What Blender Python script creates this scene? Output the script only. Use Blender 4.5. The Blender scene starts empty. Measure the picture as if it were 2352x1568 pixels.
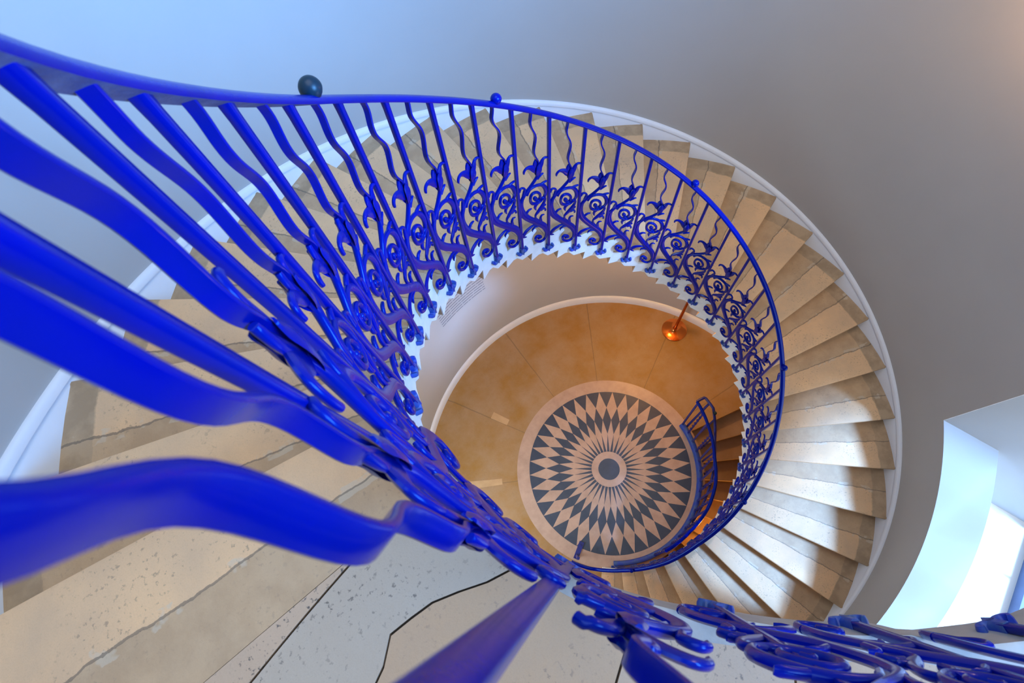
import bpy, bmesh, math, random
from mathutils import Vector, Matrix, noise
random.seed(7)
C = bpy.context.scene.collection
PI = math.pi
# ---------------------------------------------------------------- stair geometry (metres; k counts steps, clockwise and downwards)
DT = 0.177774            # angle of one step
H = 0.165                # rise of one step
ZF = -3.597              # ground floor
RW = 2.262               # wall face
HR = 1.152               # rail height above the baluster foot
KL = -9.0                # the landing takes the level of step -9
def P(r, k, z): 
    a = PI/2 - k*DT
    return Vector((r*math.cos(a), r*math.sin(a), z))
def tab(T, x):
    if x <= T[0][0]: return T[0][1]
    for (a, va), (b, vb) in zip(T, T[1:]):
        if x <= b: return va + (vb-va)*(x-a)/(b-a)
    return T[-1][1]
# radius and hand-made irregularity of the rail and of the baluster feet along the stair
T_RAIL = [(-30,.99),(-10,.996),(-9,.994),(-8.6,.992),(-8.1,.988),(-7.6,.984),(-7.1,.983),(-6.6,.985),(-6.1,.989),(-5.6,.995),(-5,.999),(-4,.999),(-3,.998),(-2,1.001),(-1,1.009),(0,1.018),(1,1.027),(2,1.033),(3,1.037),(4,1.038),(5,1.033),(6,1.024),(7,1.014),(8,1.004),(9,.993),(10,.981),(11,.972),(12,.966),(13,.965),(14,.967),(15,.973),(16,.98),(17.6,.993),(19,1.03),(21,1.063),(22.5,1.105),(23.5,1.116),(30,1.116)]
T_TOPK = [(-10,.1),(-9,.1),(-8.5,.0),(-8,-.1),(-7.5,-.15),(-7,-.16),(-6.5,-.12),(-6,-.10),(-5.5,-.07),(-5,-.06),(-4,-.07),(-3,-.058),(-2,-.03),(-1,.008),(0,.05),(1,.07),(2,.066),(3,.056),(4,.045),(5,.018),(6,-.036),(7,-.055),(8,-.048),(9,-.005),(10,.024),(11,.045),(12,.04),(13,.03),(14,.06),(15,.1),(16,.12),(24,.12)]
T_HR = [(-30,1.14),(0,1.153),(8,1.148),(11,1.134),(13,1.116),(15,1.09),(17,1.07),(24,1.06)]
T_FOOT = [(-30,1.08),(-18,1.075),(-17,1.05),(-16.3,1.02),(-15.9,1.008),(-15.4,.972),(-14.3,.957),(-13.7,.953),(-13,.966),(-12,.985),(-11.5,.992),(-10,1.012),(-9,1.031),(-8,1.044),(-7,1.055),(-6,1.065),(-5,1.072),(-4,1.074),(-2,1.077),(0,1.086),(3,1.09),(6,1.093),(8,1.096),(10,1.084),(12,1.077),(14,1.069),(16,1.065),(20,1.075),(24,1.09)]
T_FOOTK = [(-11,-.05),(-10,-.06),(-9,.01),(-8,.005),(-5,-.02),(0,-.01),(5,-.03),(10,-.03),(11,-.07),(12,-.1),(14,-.1),(24,-.1)]
def zfoot(k):            # height of the baluster feet: falls with the stair, level on the landing
    return -H*k if k > -9 else -H*-9.0
def ztop(k):
    return -H*k + tab(T_HR, k) if k > -11.2 else H*11.2 + 1.14
def z_ground_rail(z): return max(z, ZF + 1.0)
def bar_foot(k): return P(tab(T_FOOT, k), k+tab(T_FOOTK, k), zfoot(k))
def bar_top(k):
    q = k + tab(T_TOPK, k); return P(tab(T_RAIL, q), q, z_ground_rail(ztop(q)))
def rin(k): return tab(T_FOOT, k) + .012    # inner end of the stones
# ---------------------------------------------------------------- materials
def nmat(name):
    m = bpy.data.materials.new(name); m.use_nodes = True
    nt = m.node_tree; b = nt.nodes['Principled BSDF']
    return m, nt, b
def N(nt, t, **kw):
    n = nt.nodes.new(t)
    for a, v in kw.items():
        if a.startswith('i_'):
            key = a[2:]; key = int(key) if key.isdigit() else key.replace('_', ' ')
            n.inputs[key].default_value = v
        else: setattr(n, a, v)
    return n
def L(nt, a, b): nt.links.new(a, b)
def math_n(nt, op, a, b=None, c=None, clamp=False):
    n = nt.nodes.new('ShaderNodeMath'); n.operation = op; n.use_clamp = clamp
    for i, v in enumerate((a, b, c)):
        if v is None: continue
        if isinstance(v, (int, float)): n.inputs[i].default_value = v
        else: nt.links.new(v, n.inputs[i])
    return n.outputs[0]
def mixc(nt, fac, a, b):
    n = nt.nodes.new('ShaderNodeMix'); n.data_type = 'RGBA'
    for i, v in ((0, fac), (6, a), (7, b)):
        if isinstance(v, (int, float)): n.inputs[i].default_value = v
        elif isinstance(v, tuple): n.inputs[i].default_value = (*v, 1) if len(v) == 3 else v
        else: nt.links.new(v, n.inputs[i])
    return n.outputs[2]
def noise_n(nt, scale, detail=4, rough=.55, vec=None, dist=0):
    n = nt.nodes.new('ShaderNodeTexNoise'); n.inputs['Scale'].default_value = scale
    n.inputs['Detail'].default_value = detail; n.inputs['Roughness'].default_value = rough; n.inputs['Distortion'].default_value = dist
    if vec is not None: nt.links.new(vec, n.inputs['Vector'])
    return n.outputs[0]
def ramp(nt, v, a, b):
    n = nt.nodes.new('ShaderNodeMapRange'); n.inputs[1].default_value = a; n.inputs[2].default_value = b
    nt.links.new(v, n.inputs[0]); n.clamp = True
    return n.outputs[0]
def bump(nt, b, h, strength=.2, dist=.01):
    n = nt.nodes.new('ShaderNodeBump'); n.inputs['Strength'].default_value = strength; n.inputs['Distance'].default_value = dist
    nt.links.new(h, n.inputs['Height']); nt.links.new(n.outputs[0], b.inputs['Normal'])
def flat_mat(name, col, rough=.5, metal=0, var=.0, scale=8, bumps=0, col2=None, coat=0, spec=.5):
    m, nt, b = nmat(name)
    geo = N(nt, 'ShaderNodeNewGeometry')
    b.inputs['Roughness'].default_value = rough; b.inputs['Metallic'].default_value = metal
    b.inputs['Coat Weight'].default_value = coat; b.inputs['Coat Roughness'].default_value = .12
    b.inputs['Specular IOR Level'].default_value = spec
    n = noise_n(nt, scale, 5, .6, geo.outputs['Position'])
    c2 = col2 or tuple(c*(1-var) for c in col)
    L(nt, mixc(nt, ramp(nt, n, .35, .7), col, c2), b.inputs['Base Color'])
    if bumps: bump(nt, b, noise_n(nt, scale*6, 4, .6, geo.outputs['Position']), bumps, .004)
    return m
M = {}
M['wall'] = flat_mat('wall_plaster', (.45,.43,.395), .85, var=.05, scale=1.3, bumps=.08)
M['parapet'] = flat_mat('parapet_dimmed', (.38,.38,.36), .8, var=.03, scale=2, bumps=.05)  # lack of direct sun put into a darker colour than the sill
M['sill'] = flat_mat('sill_sunlit', (.80,.78,.72), .7, var=.03, scale=2, bumps=.05)  # sunlight on the sill put into this lighter colour
M['reveal'] = flat_mat('reveal_plaster', (.40,.42,.43), .8, var=.04, scale=2, bumps=.05)
M['skirting'] = flat_mat('skirting_paint', (.78,.79,.80), .5, var=.05, scale=5, bumps=.1)
M['white'] = flat_mat('white_stone_paint', (.82,.82,.79), .55, var=.12, scale=14, bumps=.25)
M['blue'] = flat_mat('blue_iron_paint', (.0003,.004,.26), .25, scale=9, col2=(.0004,.008,.20), bumps=.12, coat=.10, spec=.3)
for _n in M['blue'].node_tree.nodes:
    if _n.type == 'BSDF_PRINCIPLED': _n.inputs['Specular Tint'].default_value = (.12,.42,1,1); _n.inputs['Coat Tint'].default_value = (.3,.6,1,1)
M['blue_worn'] = flat_mat('worn_blue_paint', (.01,.04,.42), .45, scale=22, col2=(.05,.12,.28), bumps=.2)
M['rail_under'] = flat_mat('bare_rail_underside', (.13,.15,.30), .7, scale=25, col2=(.07,.08,.22), bumps=.4)
M['teal'] = flat_mat('dark_teal_metal', (.004,.018,.03), .35, scale=16, col2=(.006,.03,.05), bumps=.1, spec=.3)
M['navy'] = flat_mat('dark_blue_paint', (.006,.012,.22), .4, scale=15, col2=(.01,.015,.14), bumps=.15)
M['copper'] = flat_mat('polished_copper', (.80,.26,.06), .16, metal=1, scale=4, col2=(.72,.22,.05))
M['slate'] = flat_mat('dark_slate', (.030,.046,.080), .38, scale=10, col2=(.045,.06,.095), bumps=.05)
M['marble'] = flat_mat('cream_marble', (.54,.37,.27), .35, scale=9, col2=(.44,.295,.21), bumps=.03)
M['frame'] = flat_mat('window_frame_paint', (.10,.15,.28), .4, var=.2, scale=6)
M['edge'] = flat_mat('worn_edge_stone', (.47,.43,.37), .6, var=.2, scale=12, bumps=.3)
M['mortar'] = flat_mat('dark_mortar', (.06,.05,.04), .9, var=.3, scale=20)
M['text'] = flat_mat('grey_lettering', (.11,.11,.13), .7, var=.1, scale=9)
M['tissue'] = flat_mat('white_paper', (.85,.85,.85), .8, var=.1, scale=60)
M['socket'] = flat_mat('patch_stone', (.58,.37,.18), .6, scale=9, col2=(.50,.31,.14))
def stone_speckle(nt, b, vec, base, amt=.5, scale=1.0):
    """pitted limestone: broad stains, small dark pits, fine grain"""
    big = ramp(nt, noise_n(nt, 3.2*scale, 5, .6, vec), .3, .72)
    c = mixc(nt, big, base, mixc(nt, .6, base, (.46,.33,.22)))
    pits = ramp(nt, noise_n(nt, 75*scale, 3, .6, vec), .585, .66)
    zone = ramp(nt, noise_n(nt, 6*scale, 2, .5, vec), .42, .62)
    c = mixc(nt, math_n(nt, 'MULTIPLY', math_n(nt, 'MULTIPLY', pits, zone), amt), c, (.12,.095,.075))
    fine = noise_n(nt, 260, 2, .6, vec)
    c = mixc(nt, math_n(nt, 'MULTIPLY', ramp(nt, fine, .5, .8), .15), c, (.25,.19,.13))
    b.inputs['Roughness'].default_value = .62
    bump(nt, b, noise_n(nt, 60*scale, 6, .65, vec), .22, .006)
    return c
def tread_mat():
    m, nt, b = nmat('tread_limestone')
    uv = N(nt, 'ShaderNodeUVMap', uv_map='step'); sep = N(nt, 'ShaderNodeSeparateXYZ'); L(nt, uv.outputs[0], sep.inputs[0])
    geo = N(nt, 'ShaderNodeNewGeometry'); pos = geo.outputs['Position']
    rnd = N(nt, 'ShaderNodeObjectInfo').outputs['Random']
    wob = math_n(nt, 'MULTIPLY_ADD', noise_n(nt, 7, 5, .7, pos), .12, -.06)
    u = math_n(nt, 'ADD', sep.outputs[0], wob)
    v = math_n(nt, 'ADD', sep.outputs[1], math_n(nt, 'MULTIPLY', wob, .35))
    j = math_n(nt, 'MULTIPLY_ADD', rnd, .12, -.06)                      # joint line differs a little from step to step
    base = stone_speckle(nt, b, pos, (.86,.53,.27), .45)
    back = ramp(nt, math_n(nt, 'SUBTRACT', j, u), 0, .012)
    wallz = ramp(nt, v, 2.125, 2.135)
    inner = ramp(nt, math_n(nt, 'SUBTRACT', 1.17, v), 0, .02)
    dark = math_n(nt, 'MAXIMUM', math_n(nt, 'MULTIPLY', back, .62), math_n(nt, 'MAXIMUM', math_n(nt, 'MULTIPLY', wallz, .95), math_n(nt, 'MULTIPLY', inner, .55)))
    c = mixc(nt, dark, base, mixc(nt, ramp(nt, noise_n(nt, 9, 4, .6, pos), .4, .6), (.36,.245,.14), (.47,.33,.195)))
    joint = math_n(nt, 'LESS_THAN', math_n(nt, 'ABSOLUTE', math_n(nt, 'SUBTRACT', u, j)), .011)
    patch = ramp(nt, noise_n(nt, 11, 3, .6, pos), .56, .6)              # pale mortar smears near the joint
    near = math_n(nt, 'LESS_THAN', math_n(nt, 'ABSOLUTE', math_n(nt, 'SUBTRACT', u, j)), .07)
    c = mixc(nt, math_n(nt, 'MULTIPLY', math_n(nt, 'MULTIPLY', patch, near), .5), c, (.62,.52,.38))
    c = mixc(nt, math_n(nt, 'MULTIPLY', joint, .7), c, (.15,.115,.08))
    tint = mixc(nt, rnd, (1.0,.97,.93), (.90,.92,.93))
    mul = nt.nodes.new('ShaderNodeMix'); mul.data_type = 'RGBA'; mul.blend_type = 'MULTIPLY'; mul.inputs[0].default_value = 1
    L(nt, c, mul.inputs[6]); L(nt, tint, mul.inputs[7]); L(nt, mul.outputs[2], b.inputs['Base Color'])
    return m
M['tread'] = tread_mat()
def slab_mat(name, base, amt, scale=1.0):
    m, nt, b = nmat(name); geo = N(nt, 'ShaderNodeNewGeometry')
    L(nt, stone_speckle(nt, b, geo.outputs['Position'], base, amt, scale), b.inputs['Base Color'])
    return m
M['slab_tan'] = slab_mat('slab_tan', (.62,.41,.25), 1.0)
M['slab_grey'] = slab_mat('slab_grey', (.54,.43,.31), .8)
M['slab_brown'] = slab_mat('slab_brown', (.60,.36,.185), .7)
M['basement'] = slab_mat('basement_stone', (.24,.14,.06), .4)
def floor_mat():
    m, nt, b = nmat('ground_floor_stone')
    geo = N(nt, 'ShaderNodeNewGeometry'); pos = geo.outputs['Position']; sep = N(nt, 'ShaderNodeSeparateXYZ'); L(nt, pos, sep.inputs[0])
    ang = math_n(nt, 'ARCTAN2', sep.outputs[1], sep.outputs[0])
    w = math_n(nt, 'MULTIPLY_ADD', noise_n(nt, 5, 4, .6, pos), .06, -.03)
    k = math_n(nt, 'ADD', math_n(nt, 'DIVIDE', math_n(nt, 'SUBTRACT', PI/2, ang), DT), w)
    f = math_n(nt, 'PINGPONG', math_n(nt, 'ADD', k, .3+3.03*20), 3.03/2)
    base = stone_speckle(nt, b, pos, (.34,.165,.02), .3)
    joint = math_n(nt, 'LESS_THAN', f, .022)
    L(nt, mixc(nt, math_n(nt, 'MULTIPLY', joint, .42), base, (.12,.08,.04)), b.inputs['Base Color'])
    b.inputs['Roughness'].default_value = .5
    return m
M['floor'] = floor_mat()
def glass_mat():
    m = bpy.data.materials.new('clear_glass'); m.use_nodes = True; nt = m.node_tree; nt.nodes.clear()
    o = nt.nodes.new('ShaderNodeOutputMaterial'); t = nt.nodes.new('ShaderNodeBsdfTransparent'); g = nt.nodes.new('ShaderNodeBsdfGlossy')
    g.inputs['Roughness'].default_value = .02; x = nt.nodes.new('ShaderNodeMixShader'); x.inputs[0].default_value = .06
    t.inputs[0].default_value = (.96,.98,1,1)
    L(nt, t.outputs[0], x.inputs[1]); L(nt, g.outputs[0], x.inputs[2]); L(nt, x.outputs[0], o.inputs[0])
    return m
M['glass'] = glass_mat()
# ---------------------------------------------------------------- object helpers
def obj(name, bm, mats, parent=None, smooth=True, angle=40):
    bmesh.ops.recalc_face_normals(bm, faces=bm.faces)
    me = bpy.data.meshes.new(name); bm.to_mesh(me); bm.free()
    for m in (mats if isinstance(mats, (list, tuple)) else [mats]): me.materials.append(M[m] if isinstance(m, str) else m)
    if smooth:
        for p in me.polygons: p.use_smooth = True
        me.set_sharp_from_angle(angle=math.radians(angle))
    o = bpy.data.objects.new(name, me); C.objects.link(o)
    if parent: o.parent = parent
    return o
def tag(o, label=None, cat=None, group=None, kind=None):
    for n, v in (('label', label), ('category', cat), ('group', group), ('kind', kind)):
        if v: o[n] = v
    return o
def empty(name, loc, label, cat, group=None):
    o = bpy.data.objects.new(name, None); C.objects.link(o); o.empty_display_size = .1
    o.location = loc; tag(o, label, cat, group)
    o['_at'] = 0; del o['_at']
    return o
def part(name, bm, mats, root, **kw):
    """mesh is modelled in world space; parent keeps it there"""
    p = root; off = Vector(root.location)
    q = root.parent
    while q: off += Vector(q.location); q = q.parent
    for v in bm.verts: v.co -= off
    return obj(name, bm, mats, root, **kw)
def centred(name, bm, mats, root, at, **kw):
    """part whose own origin sits at `at` (world)"""
    off = Vector((0,0,0)); q = root
    while q: off += Vector(q.location); q = q.parent
    for v in bm.verts: v.co -= at
    o = obj(name, bm, mats, root, **kw); o.location = at - off
    return o
def loft(bm, rings, closed=True, cap=True, mat=0):
    vs = [[bm.verts.new(p) for p in r] for r in rings]
    n = len(rings[0])
    for a, b in zip(vs, vs[1:]):
        for i in range(n if closed else n-1):
            f = bm.faces.new((a[i], a[(i+1) % n], b[(i+1) % n], b[i])); f.material_index = mat
    if cap and closed:
        for r in (vs[0], list(reversed(vs[-1]))):
            f = bm.faces.new(r); f.material_index = mat
    return vs
def catmull(pts, n=4):
    if len(pts) < 3: return pts
    out = []
    for i in range(len(pts)-1):
        p0 = pts[max(i-1, 0)]; p1 = pts[i]; p2 = pts[i+1]; p3 = pts[min(i+2, len(pts)-1)]
        for q in range(n):
            t = q/n
            out.append(tuple(.5*((2*b)+(-a+c)*t+(2*a-5*b+4*c-d)*t*t+(-a+3*b-3*c+d)*t**3) for a, b, c, d in zip(p0, p1, p2, p3)))
    out.append(tuple(pts[-1])); return out
def tube(bm, path, prof, up=None):
    """sweep a 2-D profile [(side, up)] along world points; up(i) gives the up hint"""
    rings = []
    for i, p in enumerate(path):
        d = (path[min(i+1, len(path)-1)] - path[max(i-1, 0)]).normalized()
        u = up(i) if up else Vector((0,0,1))
        s = d.cross(u).normalized(); u = s.cross(d).normalized()
        pr = prof(i) if callable(prof) else prof
        rings.append([p + s*a + u*b for a, b in pr])
    loft(bm, rings)
def circ(r, n=10): return [(r*math.cos(2*PI*i/n), r*math.sin(2*PI*i/n)) for i in range(n)]
def box(bm, c, x, y, z, sx, sy, sz):
    """box with centre c, axes x,y,z and half sizes"""
    vs = [bm.verts.new(c + x*a*sx + y*b*sy + z*d*sz) for a in (-1,1) for b in (-1,1) for d in (-1,1)]
    for f in ((0,1,3,2),(4,6,7,5),(0,4,5,1),(2,3,7,6),(0,2,6,4),(1,5,7,3)): bm.faces.new([vs[i] for i in f])
# ================================================================= SETTING: wall, floor, window, skirting
NTH = 4                                    # columns of wall mesh per step
K0, K1 = -17.67, 17.67                     # once round
FULL = 2*PI/DT
# window opening: from k 11.9 to 17.3; bottom and top follow the stair
WK0, WK1 = 11.9, 16.3
def wz0(k): return .76 - H*k
def wz1(k): return 2.95 - H*k
# unseen opening added to light the far wall, straight above the lower one
UK0, UK1, UZ0, UZ1 = 12.4, 17.0, 2.5, 4.3
ZTOP = 5.2
def build_wall():
    bm = bmesh.new()
    n = 288
    ks = [ -17.67 + FULL*i/n for i in range(n) ]
    extra = [WK0, WK1, UK0, UK1]
    ks = sorted([k for k in ks if min(abs(k-e) for e in extra) > .04] + extra)
    ks.append(ks[0] + FULL)
    zb = ZF - 1.9
    def levels(k):
        kk = k if k < 17.67 else k - FULL
        if WK0-.001 <= kk <= WK1+.001: return [zb, wz0(kk), wz1(kk), UZ0, UZ1, ZTOP]
        return [zb, wz0(min(max(kk, WK0), WK1)), wz1(min(max(kk, WK0), WK1)), UZ0, UZ1, ZTOP]
    cols = [[bm.verts.new(P(RW, k, z)) for z in levels(k)] for k in ks[:-1]]
    cols.append(cols[0])
    for i in range(len(ks)-1):
        km = (ks[i] + ks[i+1])/2
        for j in range(5):
            if j == 1 and WK0 < km < WK1: continue
            if j == 3 and UK0 < km < UK1: continue
            bm.faces.new((cols[i][j], cols[i+1][j], cols[i+1][j+1], cols[i][j+1]))
    # outer skin so that no daylight passes
    o = [[bm.verts.new(P(3.6 if not (WK0-1.6 < k < WK1+1.6) else 3.6, k, z)) for z in (zb, ZTOP+.1)] for k in ks[:-1]]
    w = obj('wall_outer', bm, 'wall', angle=25)
    bm2 = None
    return w
def clean_build():
    w = build_wall()
    me = w.data
    bm = bmesh.new(); bm.from_mesh(me)
    loose = [v for v in bm.verts if not v.link_faces]; bmesh.ops.delete(bm, geom=loose, context='VERTS')
    bm.to_mesh(me); bm.free()
    return tag(w, 'curved pale grey plaster wall round the staircase', None, kind='structure')
clean_build()
def skin(k, r, zs): return [P(r, k, z) for z in zs]
# embrasure of the lower window: sloped parapet, splayed jambs, level sill, head
JA = P(RW+.001, 11.9, 0); JD = Vector((.3586, -.9335, 0))       # near jamb, in plan
WN = Vector((.43, -.903, 0)).normalized(); WD = 3.125; WT = Vector((.903, .43, 0)).normalized()
JEND = JA + JD*1.25
BK = P(RW+.001, WK1, 0); BD = Vector((-.25, -.968, 0)).normalized()           # far jamb, in plan
def on_window(p, d): 
    t = (WD - p.dot(WN))/d.dot(WN); return p + d*t
BEND = on_window(BK, BD); JEND = on_window(JA, JD)
SILL = -1.98
def build_reveal():
    bm = bmesh.new()
    def quad(*pts): return bm.faces.new([bm.verts.new(p) for p in pts])
    n = 24
    # parapet top (inner edge on the wall face, outer edge on r=2.57) and its outer drop to the sill
    ri, ro = RW, 2.57
    kin = [WK0 + (WK1-WK0)*i/n for i in range(n+1)]
    ko0 = 12.40; ko1 = 16.1
    kout = [ko0 + (ko1-ko0)*i/n for i in range(n+1)]
    a = [bm.verts.new(P(ri, k, wz0(k))) for k in kin]
    b = [bm.verts.new(P(ro, k2, wz0(k))) for k, k2 in zip(kin, kout)]
    c = [bm.verts.new(P(ro, k2, SILL)) for k2 in kout]
    for i in range(n):
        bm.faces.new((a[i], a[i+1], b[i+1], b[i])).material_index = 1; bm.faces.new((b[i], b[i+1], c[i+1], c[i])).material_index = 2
    # level sill from the parapet to the window plane
    d = [bm.verts.new(Vector((*(JEND + (BEND-JEND)*i/n).xy, SILL))) for i in range(n+1)]
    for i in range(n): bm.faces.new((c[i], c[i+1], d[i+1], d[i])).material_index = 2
    # jambs
    for q, e in ((JA, JEND), (BK, BEND)):
        k = WK0 if q is JA else WK1
        quad(Vector((*q.xy, SILL-.3)), Vector((*e.xy, SILL-.3)), Vector((*e.xy, 2.45)), Vector((*q.xy, wz1(k)+.05)))
    # head
    e = [bm.verts.new(P(ri, k, wz1(k))) for k in kin]
    g = [bm.verts.new(Vector((*(JEND + (BEND-JEND)*i/n).xy, wz1(k)+.10))) for i, k in enumerate(kin)]
    for i in range(n): bm.faces.new((e[i], e[i+1], g[i+1], g[i]))
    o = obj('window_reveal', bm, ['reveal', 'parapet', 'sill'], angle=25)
    return tag(o, 'deep splayed white window recess with a sloping parapet', None, kind='structure')
rev = build_reveal()
# trim the jamb parts standing inside the room is not needed: they start on the wall face
def build_window():
    w = empty('window_1', (0,0,0), None, None); w['kind'] = 'structure'
    bm = bmesh.new(); cpt = (JEND + BEND)/2; half = (BEND-JEND).length/2
    zc0, zc1 = SILL, 2.2
    up = Vector((0,0,1)); T = WT; Nn = WN
    def bar(x0, z0, x1, z1, wd, dp=.035, off=0):
        c = cpt + T*((x0+x1)/2) + Nn*off + up*((z0+z1)/2)
        dx, dz = abs(x1-x0)/2, abs(z1-z0)/2
        box(bm, c, T, Nn, up, max(dx, wd/2), dp, max(dz, wd/2))
    bar(-half, zc0+.05, half, zc0+.05, .10); bar(-half, zc1, half, zc1, .10)
    bar(-half, zc0, -half, zc1, .10); bar(half, zc0, half, zc1, .10)
    part('window_frame', bm, 'frame', w, smooth=False)
    bm = bmesh.new()
    for i in range(1, 5): x = -half + 2*half*i/5; bar(x, zc0, x, zc1, .026, .015)
    for i in range(1, 7): z = zc0 + (zc1-zc0)*i/7; bar(-half, z, half, z, .026, .015)
    part('glazing_bars', bm, 'frame', w, smooth=False)
    bm = bmesh.new(); vs = [bm.verts.new(cpt + T*a*half + up*z) for a, z in ((-1,zc0),(1,zc0),(1,zc1),(-1,zc1))]; bm.faces.new(vs)
    part('pane', bm, 'glass', w, smooth=False)
    bm = bmesh.new()      # masonry round the window so that light only comes through the panes
    for x0, x1, z0, z1 in ((-half-.8, -half, -3, 2.8), (half, half+.8, -3, 2.8), (-half, half, zc1, 2.8), (-half, half, -3, SILL)):
        vs = [bm.verts.new(cpt + T*x + Nn*.03 + up*z) for x, z in ((x0,z0),(x1,z0),(x1,z1),(x0,z1))]; bm.faces.new(vs)
    o = obj('wall_window', bm, 'reveal', smooth=False); o['kind'] = 'structure'
build_window()
def build_added_opening():  # unseen window, added for the light it lets in
    bm = bmesh.new()
    def quad(*pts): bm.faces.new([bm.verts.new(p) for p in pts])
    n = 16; ks = [UK0 + (UK1-UK0)*i/n for i in range(n+1)]
    for z in (UZ0, UZ1):
        a = [bm.verts.new(P(RW, k, z)) for k in ks]; b = [bm.verts.new(P(2.9, k, z)) for k in ks]
        for i in range(n): bm.faces.new((a[i], a[i+1], b[i+1], b[i]))
    for k in (UK0, UK1): quad(P(RW,k,UZ0), P(2.9,k,UZ0), P(2.9,k,UZ1), P(RW,k,UZ1))
    o = obj('window_2_added', bm, 'reveal', smooth=False); o['kind'] = 'structure'
build_added_opening()
def build_ceiling():
    bm = bmesh.new(); n = 72
    ro, ri = RW+.02, 1.9
    a = [bm.verts.new(P(ro, FULL*i/n, ZTOP)) for i in range(n)]; b = [bm.verts.new(P(ri, FULL*i/n, ZTOP)) for i in range(n)]
    c = [bm.verts.new(P(ri, FULL*i/n, ZTOP+.5)) for i in range(n)]
    for i in range(n):
        j = (i+1) % n
        bm.faces.new((a[i], a[j], b[j], b[i])); bm.faces.new((b[i], b[j], c[j], c[i]))
    o = obj('ceiling', bm, 'wall'); o['kind'] = 'structure'
build_ceiling()
# skirting following the stair, level along the landing
KA, KB = -20.5, 24.6
def build_skirting():
    bm = bmesh.new(); rings = []
    k = KA
    while k <= KB+.001:
        kc = max(k, -8.9); t = -H*kc + .255
        zb = t-.62
        zb = max(zb, ZF-.0)
        t = max(t, ZF+.17)
        w = .022
        rings.append([P(RW+.004, k, zb), P(RW-w, k, zb), P(RW-w, k, t-.055), P(RW-w+.006, k, t-.048), P(RW-w+.006, k, t-.040), P(RW-w-.002, k, t-.034), P(RW-w, k, t-.012), P(RW-.010, k, t), P(RW+.004, k, t)])
        k += .25
    loft(bm, rings)
    o = obj('baseboard_stair', bm, 'skirting', angle=50); tag(o, kind='structure')
    bm = bmesh.new(); rings = []
    k = 24.4-FULL
    while k <= 9.7:
        t = ZF+.15; w = .03
        rings.append([P(RW+.004, k, ZF), P(RW-w, k, ZF), P(RW-w, k, t-.02), P(RW-.008, k, t), P(RW+.004, k, t)])
        k += .25
    loft(bm, rings)
    o = obj('baseboard_ground', bm, 'skirting', angle=50); tag(o, kind='structure')
build_skirting()
# ground floor with the opening of the basement flight (k 9.66 .. 24, outside r 1.118)
BO0, BO1, BR = 9.66, 21.4, 1.12
def build_floor():
    bm = bmesh.new()
    def sector(r0, r1, k0, k1, z0, z1=None, n=None):
        n = n or max(2, int((k1-k0)*3)); nr = 1
        A = [bm.verts.new(P(r0, k0+(k1-k0)*i/n, z0)) for i in range(n+1)]
        B = [bm.verts.new(P(r1, k0+(k1-k0)*i/n, z0 if z1 is None else z1)) for i in range(n+1)]
        for i in range(n): bm.faces.new((A[i], A[i+1], B[i+1], B[i]))
    sector(1.10, RW+.02, BO1-FULL, BO0, ZF)                     # solid part
    sector(1.0, BR, BO0, BO1, ZF-.004)                          # rim beside the opening
    sector(BR, BR, BO0, BO1, ZF-.004, ZF-.22)                   # its thickness
    for k in (BO0,):
        bm.faces.new([bm.verts.new(p) for p in (P(BR,k,ZF), P(RW+.02,k,ZF), P(RW+.02,k,ZF-.165), P(BR,k,ZF-.165))])
    o = obj('floor', bm, 'floor', smooth=False); tag(o, 'golden brown stone floor at the foot of the stair', kind='structure')
build_floor()
# ================================================================= STAIRCASE of cantilevered stones
stair = empty('stone_staircase', (0,0,ZF), 'spiral of pale limestone steps winding down the curved wall around an open well', 'staircase')
RS = [0.0, .03, .12, .3, .6, .9, 1.19]      # stations across the step, from the inner end
def step_profile(r, ri):
    kn = .64 - .06*(r-ri)/1.18; e = .012/(DT*r); kr = .47
    return [(-.55,.115), (-.2,.115), (.1,.115), (.35,.115), (kn-e*1.2,.1145), (kn-e*.35,.111), (kn,.101), (kn-e*.25,.090), (kn-e*.9,.083), (kr+.05,.074), (kr+.015,.062), (kr,.045), (.47,-.049),
            (.40,-.104), (-.02,-.094), (-.10,-.066), (-.20,-.030), (-.35,-.017), (-.66,-.030)]
def add_step(j):
    ri = rin(j) + .006; bm = bmesh.new(); uvl = bm.loops.layers.uv.new('step')
    lay = {}
    rings = []
    rr = [ri] + [ri + d for d in RS[1:-1]] + [RW+.01]
    for r in rr:
        ring = []
        for dk, dz in step_profile(r, ri):
            v = bm.verts.new(P(r, j+dk, -H*j+dz)); lay[v] = (dk, r); ring.append(v)
        rings.append(ring)
    n = len(rings[0])
    for a, b in zip(rings, rings[1:]):
        for i in range(n): bm.faces.new((a[i], a[(i+1) % n], b[(i+1) % n], b[i]))
    bm.faces.new(rings[0]); bm.faces.new(list(reversed(rings[-1])))
    for f in bm.faces:
        for lp in f.loops: lp[uvl].uv = lay[lp.vert]
    at = P(ri, j, -H*j)
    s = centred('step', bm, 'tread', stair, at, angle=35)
    # white painted inner end
    bm = bmesh.new()
    rings = [[P(r, j+dk, -H*j+dz) for dk, dz in step_profile(ri, ri)] for r in (ri-.006, ri+.0005)]
    loft(bm, rings)
    centred('painted_end', bm, 'white', s, at, angle=30)
for j in range(-8, 22): add_step(j)
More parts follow.
